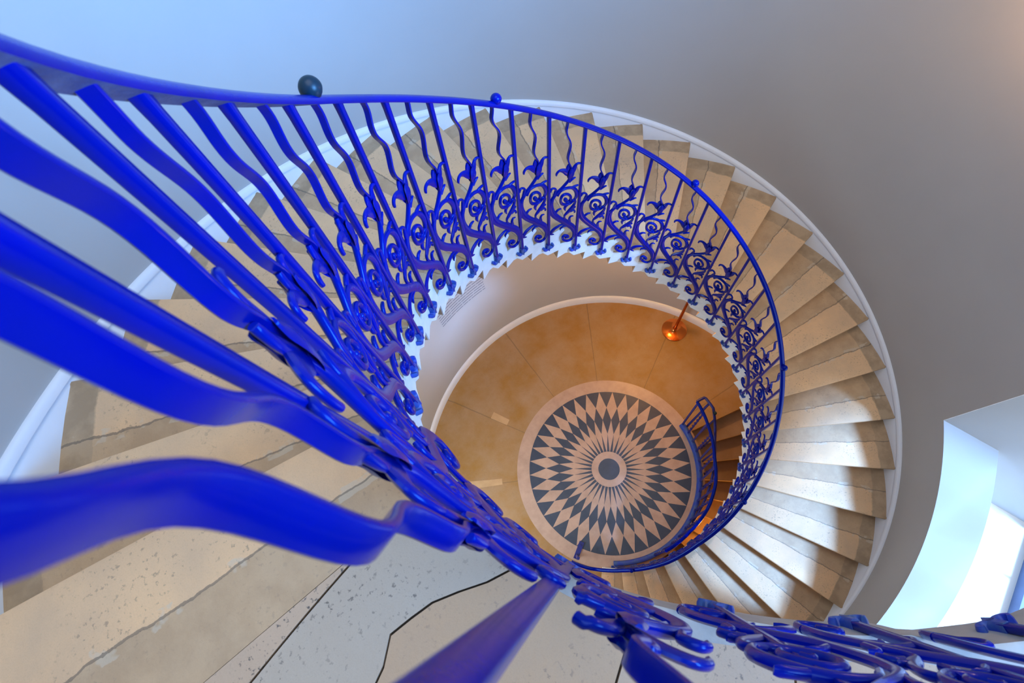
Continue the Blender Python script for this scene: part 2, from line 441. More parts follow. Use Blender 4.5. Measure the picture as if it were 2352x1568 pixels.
# landing: wedge shaped slabs on the level of step -9
ZL = -H*KL + .115
def add_slab(e0, e1, mat):
    """wedge of the landing between two joints, each a number or a table k(r)"""
    bm = bmesh.new(); n = 24
    f = lambda e, r: tab(e, r) if isinstance(e, list) else e
    km = (f(e0, 1.6) + f(e1, 1.6))/2; nn = max(4, int(abs(f(e1, 1.6)-f(e0, 1.6))*4)); top, bot = [], []
    for i in range(n+1):
        rowt, rowb = [], []
        for q in range(nn+1):
            r = 1.0 + (RW+.01-1.0)*i/n
            g = .0025/(DT*r)
            k = (f(e0, r)+g) + (f(e1, r) - f(e0, r) - 2*g)*q/nn
            ri = rin(k) + .006; r = ri + (RW+.01-ri)*i/n
            rowt.append(bm.verts.new(P(r, k, ZL))); rowb.append(bm.verts.new(P(r, k, ZL-.2)))
        top.append(rowt); bot.append(rowb)
    for i in range(n):
        for q in range(nn):
            bm.faces.new((top[i][q], top[i][q+1], top[i+1][q+1], top[i+1][q])); bm.faces.new((bot[i][q], bot[i+1][q], bot[i+1][q+1], bot[i][q+1]))
        bm.faces.new((top[i][0], top[i+1][0], bot[i+1][0], bot[i][0])); bm.faces.new((top[i][nn], bot[i][nn], bot[i+1][nn], top[i+1][nn]))
    for q in range(nn):
        bm.faces.new((top[0][q], bot[0][q], bot[0][q+1], top[0][q+1])); bm.faces.new((top[n][q], top[n][q+1], bot[n][q+1], bot[n][q]))
    return centred('landing_slab', bm, mat, stair, P(1.0, km, ZL), smooth=False)
# front stone of the landing with its nosing
def add_front():
    bm = bmesh.new(); uvl = bm.loops.layers.uv.new('step'); lay = {}; rings = []
    ri = rin(-9)+.006; rr = [ri] + [ri + d for d in RS[1:-1]] + [RW+.01]; j = -9
    for r in rr:
        ring = []
        prof = [p for p in step_profile(r, ri)]
        prof = [(-.62,.115)] + prof[1:13] + [(.40,-.085), (-.62,-.085)]
        for dk, dz in prof:
            v = bm.verts.new(P(r, j+dk, -H*j+dz)); lay[v] = (dk, r); ring.append(v)
        rings.append(ring)
    n = len(rings[0])
    for a, b in zip(rings, rings[1:]):
        for i in range(n): bm.faces.new((a[i], a[(i+1) % n], b[(i+1) % n], b[i]))
    bm.faces.new(rings[0]); bm.faces.new(list(reversed(rings[-1])))
    for f in bm.faces:
        for lp in f.loops: lp[uvl].uv = lay[lp.vert]
    centred('step', bm, 'tread', stair, P(ri, j, -H*j), angle=35)
add_front()
E1 = [(1.0,-9.62),(1.26,-9.65),(1.61,-9.86),(2.3,-10.15)]
E2 = [(1.0,-11.0),(1.09,-10.93),(1.12,-10.72),(1.17,-10.62),(1.21,-10.50),(1.24,-10.57),(1.27,-10.42),(1.32,-10.40),(1.36,-10.52),(1.42,-10.59),(1.7,-10.7),(2.3,-10.9)]
add_slab(E1, -9.615, 'slab_tan')
add_slab(E2, E1, 'slab_grey')
add_slab(-12.4, E2, 'slab_brown')
add_slab(-14.1, -12.4, 'slab_tan')
add_slab(-16.0, -14.1, 'slab_brown')
add_slab(-20.4, -16.0, 'slab_grey')
# dark mortar bed under the open joints
bm = bmesh.new(); A = []; B = []
for i in range(49):
    k = -20.3 + (-8.6+20.3)*i/48; A.append(bm.verts.new(P(rin(k)+.02, k, ZL-.012))); B.append(bm.verts.new(P(RW, k, ZL-.012)))
for i in range(48): bm.faces.new((A[i], A[i+1], B[i+1], B[i]))
part('mortar_bed', bm, 'mortar', stair, smooth=False)
bm = bmesh.new(); rings = []
k = -20.4
while k <= -8.55:
    kk = min(k, -8.53); ri = rin(kk)
    rings.append([P(ri-.001, kk, ZL-.002), P(ri+.0065, kk, ZL+.0015), P(ri+.045, kk, ZL+.0015), P(ri+.0065, kk, ZL-.205), P(ri+.0, kk, ZL-.2), P(ri-.004, kk, ZL-.1)])
    k += .2
loft(bm, rings)
part('edge_moulding', bm, 'edge', stair, angle=30)
# basement flight below the floor opening
bst = empty('basement_staircase', (0,0,ZF-1.6), 'dark brown stone steps going down through the opening in the ground floor', 'staircase')
for m in range(1, 18):
    bm = bmesh.new(); k0 = BO0 + .9*(m-1) - .1; k1 = BO0 + .9*m; z = ZF - .165*m
    rings = [[P(r, k0, z), P(r, k1-.03, z), P(r, k1, z-.015), P(r, k1-.02, z-.03), P(r, k1-.12, z-.04), P(r, k1-.12, z-.17), P(r, k0, z-.17)] for r in (BR-.02, 1.5, 1.9, RW+.01)]
    loft(bm, rings)
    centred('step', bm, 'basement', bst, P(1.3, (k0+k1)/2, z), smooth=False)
# dark shell of the basement under the floor
bm = bmesh.new(); n = 96
A = [bm.verts.new(P(BR-.01, FULL*i/n, ZF-.01)) for i in range(n)]; B = [bm.verts.new(P(BR-.01, FULL*i/n, ZF-3.0)) for i in range(n)]
D0 = [bm.verts.new(P(RW+.05, FULL*i/n, ZF-3.0)) for i in range(n)]; D1 = [bm.verts.new(P(RW+.05, FULL*i/n, ZF-.3)) for i in range(n)]
for i in range(n):
    j = (i+1) % n
    bm.faces.new((A[i], A[j], B[j], B[i])); bm.faces.new((B[i], B[j], D0[j], D0[i])); bm.faces.new((D0[i], D0[j], D1[j], D1[i]))
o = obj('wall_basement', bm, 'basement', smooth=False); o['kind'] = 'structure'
# ================================================================= FLOOR MEDALLION
def build_medallion():
    NP = 36; a0 = math.radians(61.8); da = 2*PI/NP
    R0, R1, R2, R3, R4, RC, RD = .966, .762, .605, .43, .235, .21, .128
    z = ZF + .004
    root = empty('floor_medallion', (0,0,ZF), 'round inlaid sunburst of cream and black stone diamonds in the middle of the ground floor', 'floor inlay')
    def pt(r, a, zz=z): return Vector((r*math.cos(a), r*math.sin(a), zz))
    def ringm(name, r0, r1, mat, dz=0, n=160):
        bm = bmesh.new()
        A = [bm.verts.new(pt(r1, 2*PI*i/n, z+dz)) for i in range(n)]
        if r0 > 0:
            B = [bm.verts.new(pt(r0, 2*PI*i/n, z+dz)) for i in range(n)]
            for i in range(n): bm.faces.new((A[i], A[(i+1) % n], B[(i+1) % n], B[i]))
        else: bm.faces.new(A)
        D = [bm.verts.new(pt(r1, 2*PI*i/n, z-.004)) for i in range(n)]
        for i in range(n): bm.faces.new((A[i], D[i], D[(i+1) % n], A[(i+1) % n]))
        part(name, bm, mat, root, smooth=False)
    ringm('border_ring', R0, 1.1185, 'marble')
    bm = bmesh.new()
    def poly(pts, mi):
        f = bm.faces.new([bm.verts.new(p) for p in pts]); f.material_index = mi
    for i in range(NP):
        a = a0 + i*da; h = da/2
        poly([pt(R0,a), pt(R1,a-h), pt(R2,a), pt(R1,a+h)], 0)                       # outer cream diamond
        poly([pt(R0,a), pt(R1,a+h), pt(R0,a+da), pt(R0+.0005,a+h*1.5), pt(R0+.0005,a+h), pt(R0+.0005,a+h*.5)], 1)   # dark triangle between tips
        poly([pt(R1,a+h), pt(R2,a), pt(R3,a+h), pt(R2,a+da)], 1)                    # dark diamond
        poly([pt(R2,a), pt(R3,a-h), pt(RC,a-h*.12), pt(RC,a+h*.12), pt(R3,a+h)], 0)  # inner cream ray
        poly([pt(R3,a+h), pt(RC,a+h*.12), pt(RC,a+da-h*.12)], 1)                    # dark sliver
    part('diamond_inlay', bm, ['marble', 'slate'], root, smooth=False)
    ringm('centre_ring', RD, RC, 'marble'); ringm('centre_disc', 0, RD, 'slate', 0, 64)
build_medallion()
# pale repair pieces let into the floor
def patch(r0, r1, k0, k1, nm='floor_patch'):
    bm = bmesh.new()
    loft(bm, [[P(r0,k0,z), P(r1,k0,z), P(r1,k1,z), P(r0,k1,z)] for z in (ZF-.002, ZF+.0025)])
    return obj(nm, bm, 'socket', smooth=False)
tag(patch(1.37,1.60,-3.33,-3.02), 'small pale stone patch in the golden floor, higher up in the photo', 'floor patch')
tag(patch(1.31,1.74,-6.44,-6.14), 'long pale stone patch in the golden floor beside the blue balustrade', 'floor patch')
# ================================================================= BALUSTRADE
bal = empty('spiral_balustrade', (0,0,ZF), 'bright blue wrought iron balustrade with tulips spiralling down the open well', 'balustrade')
STROKES = {
'volute': [(0.608, 0.14, 0.0031), (0.675, 0.146, 0.004), (0.725, 0.155, 0.004), (0.683, 0.168, 0.0044), (0.581, 0.167, 0.0048), (0.517, 0.145, 0.0052), (0.537, 0.116, 0.0057), (0.671, 0.102, 0.0058), (0.811, 0.12, 0.0054), (0.894, 0.157, 0.0049), (0.924, 0.208, 0.0075)] ,
'stem': [(0.924, 0.195, 0.0066), (0.906, 0.229, 0.01), (0.845, 0.271, 0.0142), (0.689, 0.301, 0.0152), (0.495, 0.331, 0.0137), (0.307, 0.362, 0.0134), (0.165, 0.395, 0.0135), (0.085, 0.437, 0.0129), (0.07, 0.482, 0.0111), (0.109, 0.531, 0.0095), (0.19, 0.571, 0.0087), (0.291, 0.608, 0.0075), (0.416, 0.646, 0.0067), (0.537, 0.689, 0.0059), (0.621, 0.722, 0.0059), (0.664, 0.749, 0.0081), (0.675, 0.77, 0.0091)] ,
'thorn_leaf': [(0.635, 0.708, 0.0056), (0.716, 0.733, 0.0052), (0.78, 0.749, 0.003), (0.831, 0.758, 0.0009)] ,
'spiral': [(0.287, 0.577, 0.0049), (0.372, 0.618, 0.0053), (0.5, 0.643, 0.0053), (0.636, 0.658, 0.0057), (0.77, 0.662, 0.0065), (0.866, 0.645, 0.0077), (0.905, 0.613, 0.0074), (0.87, 0.573, 0.0055), (0.793, 0.542, 0.0047), (0.688, 0.514, 0.0051), (0.556, 0.5, 0.0067), (0.442, 0.504, 0.0059), (0.392, 0.531, 0.0046), (0.421, 0.57, 0.005), (0.495, 0.591, 0.005), (0.604, 0.6, 0.005), (0.697, 0.588, 0.005), (0.718, 0.562, 0.0047), (0.664, 0.536, 0.0039), (0.576, 0.527, 0.0035), (0.516, 0.539, 0.0035), (0.544, 0.555, 0.0046), (0.594, 0.547, 0.0043)] ,
'feather': [(0.709, 0.661, 0.0034), (0.807, 0.678, 0.0049), (0.886, 0.691, 0.0038), (0.939, 0.699, 0.0015)] ,
'leaf_end': [(0.67, 0.514, 0.0079), (0.575, 0.486, 0.0067), (0.54, 0.462, 0.0052), (0.563, 0.441, 0.0016)] ,
'curl': [(0.182, 0.578, 0.0068), (0.212, 0.609, 0.0056), (0.227, 0.626, 0.0044), (0.187, 0.637, 0.0037), (0.113, 0.634, 0.004), (0.063, 0.617, 0.0055), (0.058, 0.606, 0.0033)] ,
'thorn': [(0.154, 0.386, 0.01), (0.233, 0.413, 0.0071), (0.322, 0.442, 0.0047), (0.427, 0.457, 0.0012)] ,
'bud': [(0.614, 0.333, 0.0071), (0.55, 0.36, 0.0041), (0.549, 0.389, 0.0041), (0.618, 0.415, 0.0085), (0.708, 0.448, 0.0101), (0.79, 0.483, 0.0089), (0.851, 0.517, 0.006), (0.877, 0.545, 0.0044), (0.829, 0.559, 0.0032), (0.757, 0.546, 0.0024)] ,
'bud_tooth': [(0.728, 0.437, 0.0069), (0.836, 0.455, 0.0049), (0.895, 0.442, 0.0025), (0.862, 0.43, 0.001)] ,
'bud_tooth2': [(0.757, 0.469, 0.006), (0.85, 0.48, 0.0036), (0.903, 0.495, 0.0012)] ,
'thorn2': [(0.714, 0.324, 0.0076), (0.717, 0.362, 0.005), (0.763, 0.387, 0.0029), (0.848, 0.396, 0.001)] ,
'low_leaf': [(0.609, 0.294, 0.0063), (0.444, 0.287, 0.0042), (0.316, 0.264, 0.0083), (0.19, 0.235, 0.0104), (0.116, 0.205, 0.0096), (0.077, 0.18, 0.0055), (0.19, 0.177, 0.0011)] ,
'low_leaflet': [(0.645, 0.281, 0.0063), (0.513, 0.268, 0.0034), (0.428, 0.247, 0.003), (0.412, 0.225, 0.0011)] ,
'petal_left': [(0.666, 0.771, 0.0091), (0.576, 0.782, 0.0101), (0.483, 0.792, 0.0082), (0.374, 0.792, 0.006), (0.294, 0.78, 0.0049), (0.243, 0.761, 0.0039), (0.23, 0.745, 0.0021)] ,
'petal_right': [(0.685, 0.776, 0.0091), (0.752, 0.814, 0.0083), (0.79, 0.845, 0.0068), (0.835, 0.864, 0.005), (0.897, 0.874, 0.0036), (0.954, 0.875, 0.0025)] ,
'petal_back': [(0.654, 0.783, 0.008), (0.602, 0.804, 0.0079), (0.579, 0.83, 0.006), (0.6, 0.85, 0.0021)] ,
}
PETALS = {k: STROKES.pop(k) for k in ('petal_left', 'petal_right', 'petal_back')}
SMOOTH = {n: catmull([(s, h, w*(1.32 if n == 'stem' else 1.5)) for s, h, w in v], 4) for n, v in STROKES.items()}
def panel_frame(kl, kr):
    """maps (s, h, radial offset) of a scroll panel between the bars at kl and kr (kl uphill) into space"""
    fl, fr, tl, tr = bar_foot(kl), bar_foot(kr), bar_top(kl), bar_top(kr)
    def f(s, h, off=0):
        t = h/HR
        a = fl.lerp(tl, t) if t > 0 else fl + (tl-fl)*t
        b = fr.lerp(tr, t) if t > 0 else fr + (tr-fr)*t
        # h runs straight up from the sloping foot line
        za = fl.z + h; zb = fr.z + h
        p = a*(1-s) + b*s; p.z = za*(1-s) + zb*s
        rad = Vector((p.x, p.y, 0)); R = rad.length; want = (Vector((a.x,a.y,0)).length*(1-s) + Vector((b.x,b.y,0)).length*s)
        rad.normalize(); q = rad*(want+off); q.z = p.z
        return q
    return f
BAY = DT*1.06
def ribbon(bm, F, pts, T=.0062, span=1.0):
    """flat bar with rounded edges laid in the panel surface, width from the stroke"""
    rings = []
    n = len(pts)
    W = BAY*span
    for i, (s, h, w) in enumerate(pts):
        a = pts[max(i-1, 0)]; b = pts[min(i+1, n-1)]
        dx, dh = (b[0]-a[0])*W, (b[1]-a[1]) - H*(b[0]-a[0])
        l = math.hypot(dx, dh) or 1; dx /= l; dh /= l
        nx, nh = -dh, dx
        w = max(w, .0012); tt = T*min(1, .45+w/.008)
        ring = []
        for cw, ct in ((-1,-.35),(-.6,-.9),(.0,-1.15),(.6,-.9),(1,-.35),(1,.35),(.6,.9),(.0,1.15),(-.6,.9),(-1,.35)):
            ds = nx*w*cw/W; ring.append(F(s + ds, h + nh*w*cw + H*ds, ct*tt))
        rings.append(ring)
    loft(bm, rings)
def scroll_panel(kl, kr):
    F = panel_frame(kl, kr); bm = bmesh.new()
    sp = (kr-kl)
    for n, pts in SMOOTH.items(): ribbon(bm, F, pts, .0075 if n in ('stem', 'spiral', 'volute') else .0058, sp)
    at = F(.5, .3)
    sc = centred('scroll', bm, 'blue', bal, at, angle=50)
    bm = bmesh.new()
    for n, pts in PETALS.items():
        q = [(s, h, w*1.75) for s, h, w in catmull(pts, 3)]
        ribbon(bm, F, q, .005, sp)
    # cupped petals towards the well and towards the stair
    for sg in (-1, 1):
        prof = [(.004,.735,.010),(.010,.755,.014),(.0135,.778,.017),(.014,.80,.0155),(.012,.818,.011),(.013,.832,.004)]
        rings = []
        for o, h, w in catmull(prof, 3):
            c = .66
            ring = []
            for cw, ct in ((-1,.0),(-.5,.9),(.5,.9),(1,0),(.5,-.3),(-.5,-.3)):
                ds = w*cw/(BAY*sp); ring.append(F(c+ds, h + H*ds, sg*(o + (1-abs(cw))*.002 - .002 + ct*.0025)))
            rings.append(ring)
        loft(bm, rings)
    centred('tulip', bm, 'blue', sc, F(.66,.78), angle=50)
    return F
def wavy_bar(F, kt, h0=.765, s0=.66, amp=.0105, wid=.0088, ph=0, per=.195):
    """ribbon bar bent in waves from inside the tulip up to the rail"""
    a = F(s0, h0); b = bar_top(kt); b = b + Vector((0,0,.006))
    bm = bmesh.new(); n = 40; rings = []
    ln = (b-a).length
    tang = (P(1, kt+.01, 0) - P(1, kt, 0)).normalized(); rad = Vector((a.x, a.y, 0)).normalized()
    for i in range(n+1):
        t = i/n; d = t*ln
        env = min(1, t*5, (1-t)*6+.15)
        u = a.lerp(b, t) + tang*amp*env*math.sin(2*PI*d/per + ph)
        sl = amp*env*2*PI/per*math.cos(2*PI*d/per + ph)
        nrm = (tang - Vector((0,0,1))*sl).normalized()
        w = wid*(.55+.45*min(1, t*6)); th = .0036
        rings.append([u + rad*(w*x) + nrm*(th*y) for x, y in ((-1,-.5),(-.85,-1),(.85,-1),(1,-.5),(1,.5),(.85,1),(-.85,1),(-1,.5))])
    loft(bm, rings)
    centred('wavy_baluster', bm, 'blue', bal, a, angle=50)
ANCHOR = [[(0,.055,.011),(0,.03,.012),(0,.012,.016),(0,.0,.010),(0,-.012,.001)],
          [(.0,.018,.009),(.014,.008,.008),(.027,.010,.007),(.034,.022,.0065),(.028,.031,.005)],
          [(.0,.018,.009),(-.014,.008,.008),(-.027,.010,.007),(-.034,.022,.0065),(-.028,.031,.005)]]
def straight_bar(kf, foot=None, top=None, side=.0078):
    f = foot or bar_foot(kf); t = (top or bar_top(kf)) + Vector((0,0,.007))
    rad = Vector((f.x, f.y, 0)).normalized(); tang = Vector((rad.y, -rad.x, 0))
    bm = bmesh.new(); rings = []
    for q in (0, .06, .1, .5, .97, 1.0):
        p = (f + Vector((0,0,.012))).lerp(t, q)
        off = rad*(-.0125*(1-min(1, q/.1)))*0
        s = side*(1.12 if q < .05 or q > .98 else 1)
        rings.append([p + off + rad*(s*a) + tang*(s*b) for a, b in ((-1,-.85),(-.85,-1),(.85,-1),(1,-.85),(1,.85),(.85,1),(-.85,1),(-1,.85))])
    loft(bm, rings)
    b = centred('baluster', bm, 'blue', bal, f, angle=50)
    bm = bmesh.new()
    for st in ANCHOR:
        rings = []
        pts = catmull(st, 3); n = len(pts)
        for i, (x, h, w) in enumerate(pts):
            a = pts[max(i-1,0)]; c = pts[min(i+1,n-1)]
            dx, dh = c[0]-a[0], c[1]-a[1]; l = math.hypot(dx, dh) or 1; nx, nh = -dh/l, dx/l
            rings.append([f + tang*(x + nx*w*cw) + Vector((0,0,h + nh*w*cw)) + rad*(ct) for cw, ct in ((-1,.010),(-1,-.004),(-.5,-.012),(.5,-.012),(1,-.004),(1,.010))])
        loft(bm, rings)
    centred('foot_scroll', bm, 'blue_worn', b, f, angle=50)
# flights: bars k = -9 .. 21
for k in range(-9, 22): straight_bar(k)
for k in range(-9, 21):
    F = scroll_panel(k, k+1)
    wavy_bar(F, k+.5, ph=random.uniform(-.5,.5), amp=.0105*random.uniform(.8,1.15), per=.195*random.uniform(.92,1.1))
# landing bays near the camera: (bar positions read off along the landing)
def land_pt(k, r, z): return P(r, k, z)
ZB = zfoot(-12)
straight_bar(-10, P(1.012,-10.2,ZB+.02), P(1.002,-9.95,ztop(-10)))
straight_bar(-11.4, P(1.0,-11.52,ZB), P(1.018,-11.22,ztop(-12)), side=.0102)
for kf, kt in ((-13.4,-12.95), (-15.0,-14.8), (-16.6,-16.5), (-18.2,-18.2)):
    straight_bar(kf, P(tab(T_FOOT, kf),kf,ZB), P(.99,kt,ztop(-13)))
def bay(kl, kr):
    """panel on the level landing"""
    def F(s, h, off=0):
        k = kl + (kr-kl)*s; hh = h - H*s*1.0
        hh = h + 0*s
        r = .995 + off
        return P(r, k, ZB + .0 + hh*1.0 - H*s*LEV[0])
    return F
LEV = [0]
def land_panel(kl, kr, kt, amp=.0125, ph=0, wid=.0105, top_r=.995, htul=0, per=.19, wk=None):
    global panel_frame
    keep = panel_frame
    def pf(a, b):
        def F(s, h, off=0):
            k = kl + (kr-kl)*s; return P((.997 if k > -11.6 else tab(T_FOOT, k)+.004)+off, k, ZB + h + htul*h - H*(s-.5)*.35)
        return F
    panel_frame = pf
    F = scroll_panel(kl, kr)
    panel_frame = keep
    a = F(.66, .765); b = P(top_r, kt, ztop(-13))
    bm = bmesh.new(); n = 56; rings = []; ln = (b-a).length
    tang = (P(1, kt+.01, 0) - P(1, kt, 0)).normalized(); rad = Vector((a.x, a.y, 0)).normalized()
    for i in range(n+1):
        t = i/n; d = t*ln; env = min(1, t*5)
        base = a.lerp(b, t)
        if wk is not None:
            kk = wk(t); base = P(base.xy.length, kk, base.z)
        u = base + tang*amp*env*math.sin(2*PI*d/per + ph); sl = amp*env*2*PI/per*math.cos(2*PI*d/per + ph)
        nrm = (tang - Vector((0,0,1))*sl).normalized(); w = wid*(.55+.45*min(1, t*6)); th = .004
        rings.append([u + rad*(w*x) + nrm*(th*y) for x, y in ((-1,-.5),(-.85,-1),(.85,-1),(1,-.5),(1,.5),(.85,1),(-.85,1),(-1,.5))])
    loft(bm, rings)
    centred('wavy_baluster', bm, 'blue', bal, a, angle=50)
land_panel(-10.15, -9.15, -9.35, ph=.5, htul=.12)
land_panel(-10.95, -10.0, -10.44, ph=1.2, htul=.10, top_r=1.002, wid=.0092)
land_panel(-11.5, -10.55, -10.79, ph=.6, top_r=1.012, wid=.0113)
land_panel(-12.5, -11.5, -11.8, ph=2.4, top_r=.985)
land_panel(-14.0, -12.7, -13.6, ph=1.0)
land_panel(-15.2, -14.0, -14.7, ph=1.0)
land_panel(-16.8, -15.3, -16.0, ph=1.0)
# handrail: round on top, flat underneath
def handrail():
    bm = bmesh.new(); rings = []
    W = .0165
    top = [(-W,0)] + [(-W*math.cos(PI*i/8), .003+.0115*math.sin(PI*i/8)) for i in range(0, 9)] + [(W,0)]
    k = -18.4; path = []
    while k <= 23.45:
        kk = k; z = z_ground_rail(ztop(kk)); path.append((P(tab(T_RAIL, kk), kk, z), kk)); k += .2
    pts = [p for p, _ in path]
    prof = top + [(W*.8,-.004), (-W*.8,-.004)]
    mats = []
    vs = []
    for i, p in enumerate(pts):
        d = (pts[min(i+1, len(pts)-1)] - pts[max(i-1, 0)]).normalized(); s = d.cross(Vector((0,0,1))).normalized(); u = s.cross(d).normalized()
        vs.append([bm.verts.new(p + s*a + u*b) for a, b in prof])
    n = len(prof)
    for a, b in zip(vs, vs[1:]):
        for i in range(n):
            f = bm.faces.new((a[i], a[(i+1) % n], b[(i+1) % n], b[i])); f.material_index = 1 if i == n-2 else 0
    bm.faces.new(vs[0]); bm.faces.new(list(reversed(vs[-1])))
    part('handrail', bm, ['blue', 'rail_under'], bal, angle=40)
handrail()
def knob(k, d, mat='blue', egg=1.0, r=None, z=None, root=None, lab=None):
    c = P(r or tab(T_RAIL, k), k, (z if z is not None else ztop(k)))
    bm = bmesh.new()
    bmesh.ops.create_uvsphere(bm, u_segments=24, v_segments=14, radius=d/2)
    for v in bm.verts:
        v.co.z *= egg
        f = 1 - .18*max(0, -v.co.z/(d/2)); v.co.x *= f; v.co.y *= f
        v.co.z += d*.5*egg + .010
    bmesh.ops.create_cone(bm, cap_ends=True, segments=16, radius1=.012, radius2=.010, depth=.02, matrix=Matrix.Translation((0,0,.02)))
    for v in bm.verts: v.co += c
    o = centred('rail_knob', bm, mat, root or bal, c, angle=60)
    if lab: o['label'] = lab
    return o
knob(-5.45, .048, 'teal', 1.05, lab='dark teal egg shaped knob')
for k in (-1.35, 4.45, 10.45, 15.2, 20.6): knob(k, .043)
# end plate on the floor where the balustrade stops
bm = bmesh.new()
c = P(1.058, 23.15, ZF); rad = Vector((c.x, c.y, 0)).normalized(); tang = Vector((rad.y, -rad.x, 0))
box(bm, c + Vector((0,0,.012)) - rad*.06, rad, tang, Vector((0,0,1)), .10, .028, .012)
box(bm, c + Vector((0,0,.5)), rad, tang, Vector((0,0,1)), .012, .012, .5)
bmesh.ops.create_cone(bm, cap_ends=True, segments=12, radius1=.012, radius2=.010, depth=.012, matrix=Matrix.Translation(c + Vector((0,0,.03)) - rad*.12))
part('end_post', bm, 'navy', bal, smooth=False)
# ================================================================= GUARD RAILING round the basement opening
gd = empty('guard_railing', P(1.05, 12, ZF), 'low dark blue railing with twisted bars around the basement stair opening', 'railing')
def sweep_arc(name, r, ks, zs, prof, mat, root, up=None):
    pts = [P(r(k) if callable(r) else r, k, z) for k, z in zip(ks, zs)]
    bm = bmesh.new(); tube(bm, pts, prof); return part(name, bm, mat, root, angle=50)
ks = [9.02 + (20.9-9.02)*i/60 for i in range(61)]
sweep_arc('base_band', 1.048, ks, [ZF+.045]*61, [(-.026,-.043),(.026,-.043),(.026,.035),(.018,.042),(-.018,.042),(-.026,.035)], 'blue_worn', gd)
T_G = [(8.78,1.045),(10.2,1.01),(12.1,.98),(13.5,.995),(14.8,.992),(16.6,.985),(18.3,1.0)]
ks = [8.78 + (18.3-8.78)*i/50 for i in range(51)]
sweep_arc('top_rail', lambda k: tab(T_G, k), ks, [ZF+1.0 - max(0, (k-15))*.05 for k in ks], [(a, b) for a, b in circ(.017, 10)], 'blue', gd)
z2 = lambda k: ZF+1.0 - max(0, k-9.5)*.165
T_G2 = [(8.78,1.045),(8.80,1.141),(9.5,1.146),(11,1.09),(14,1.085),(20,1.09)]
ks = [8.78, 8.785, 8.79, 8.8] + [8.8 + (19-8.8)*i/50 for i in range(1, 51)]
pts = [P(1.045,8.78,ZF+1.0), P(1.09,8.79,ZF+1.0), P(1.135,8.82,ZF+1.0)] + [P(tab(T_G2, k), k, z2(k)) for k in [8.9 + (19-8.9)*i/50 for i in range(51)]]
bm = bmesh.new(); tube(bm, pts, circ(.015, 10)); part('lower_rail', bm, 'navy', gd, angle=50)
def rod(name, a, b, s, mat, root, twist=False):
    bm = bmesh.new(); rings = []; n = 40 if twist else 1
    d = (b-a).normalized(); x = d.cross(Vector((0,1,.1))).normalized(); y = d.cross(x).normalized()
    for i in range(n+1):
        t = i/n; p = a.lerp(b, t)
        if twist:
            w = 1 + .75*abs(math.sin(PI*t*7)); ang = PI*t*7
            q = [(w*s*.8, s*.5), (-w*s*.8, s*.5), (-w*s*.8, -s*.5), (w*s*.8, -s*.5)]
            q = [(u*math.cos(ang)-v*math.sin(ang), u*math.sin(ang)+v*math.cos(ang)) for u, v in q]
        else: q = [(s,s),(-s,s),(-s,-s),(s,-s)]
        rings.append([p + x*u + y*v for u, v in q])
    loft(bm, rings)
    return centred(name, bm, mat, root, a, smooth=twist)
i = 0; k = 9.08
while k < 18.4:
    zt = ZF+1.0 - max(0, (k-15))*.05
    rod('twisted_bar' if i % 2 else 'bar', P(1.048, k, ZF+.08), P(tab(T_G, k-.25), k-.2, zt), .011 if i % 2 else .0095, 'navy', gd, bool(i % 2))
    i += 1; k += .62
rod('bar', P(1.10, 9.3, ZF), P(1.14, 9.2, ZF+1.0), .011, 'navy', gd)
i = 0; k = 10.0
while k < 18.6:
    zb = ZF - .165*max(1, int((k-BO0)/.9)+1) 
    rod('twisted_bar' if i % 2 else 'bar', P(1.135, k+.1, zb), P(tab(T_G2, k), k, z2(k)), .010 if i % 2 else .009, 'navy', gd, bool(i % 2))
    i += 1; k += .75
knob(9.75, .040, 'teal', 1.0, r=1.14, z=z2(9.75)-.01, root=gd)
# ================================================================= SMALL THINGS
# copper rope stanchion
sc = P(2.03, 5.92, ZF)
stn = empty('rope_stanchion', sc, 'shiny copper barrier post with a flat conical foot by the curved wall', 'barrier post')
def lathe(prof, n=48):
    bm = bmesh.new(); loft(bm, [[Vector((r*math.cos(2*PI*i/n), r*math.sin(2*PI*i/n), z)) for i in range(n)] for r, z in prof]); return bm
o = obj('base', lathe([(.155,0),(.160,.006),(.160,.014),(.150,.019),(.10,.028),(.05,.042),(.026,.060),(.020,.085)]), 'copper', stn, angle=40)
o = obj('post', lathe([(.019,.06),(.019,.93),(.022,.935),(.022,.95),(.019,.955)], 24), 'copper', stn, angle=40)
o = obj('top_knob', lathe([(.019,.955),(.027,.965),(.030,.985),(.024,1.005),(.010,1.018),(.002,1.02)], 24), 'copper', stn, angle=60)
# crumpled white tissue on a tread near the bottom of the lit flight
bm = bmesh.new(); bmesh.ops.create_icosphere(bm, subdivisions=4, radius=.03)
for v in bm.verts:
    n = noise.noise(v.co*45)*.5 + noise.noise(v.co*90)*.3; v.co *= 1 + n*.8; v.co.z = v.co.z*.55; v.co.x *= 1.5
o = obj('paper_scrap', bm, 'tissue', smooth=False); p = P(2.02, 16.85, -H*17+.115); o.location = p + Vector((0,0,.021))
tag(o, 'crumpled scrap of white paper lying on a step near the wall', 'paper')
# lettering on the lower wall: lines of small print, too small to read
tx = empty('wall_text', P(RW, -1.1, -2.0), 'block of small grey printed text on the lower wall under the steps', 'wall text')
rnd = random.Random(3)
for row in range(11):
    bm = bmesh.new(); z = -1.72 - row*.05; k = -2.05
    while k < -.45:
        w = rnd.uniform(.06, .42); g = .022
        e = min(k+w, -.45)
        for i in range(3):
            a, b = k+(e-k)*i/3, k+(e-k)*(i+1)/3
            bm.faces.new([bm.verts.new(P(RW-.0015, q, zz)) for q, zz in ((a,z),(b,z),(b,z+.0115),(a,z+.0115))])
        k = e+g
    part('text_line', bm, 'text', tx, smooth=False)
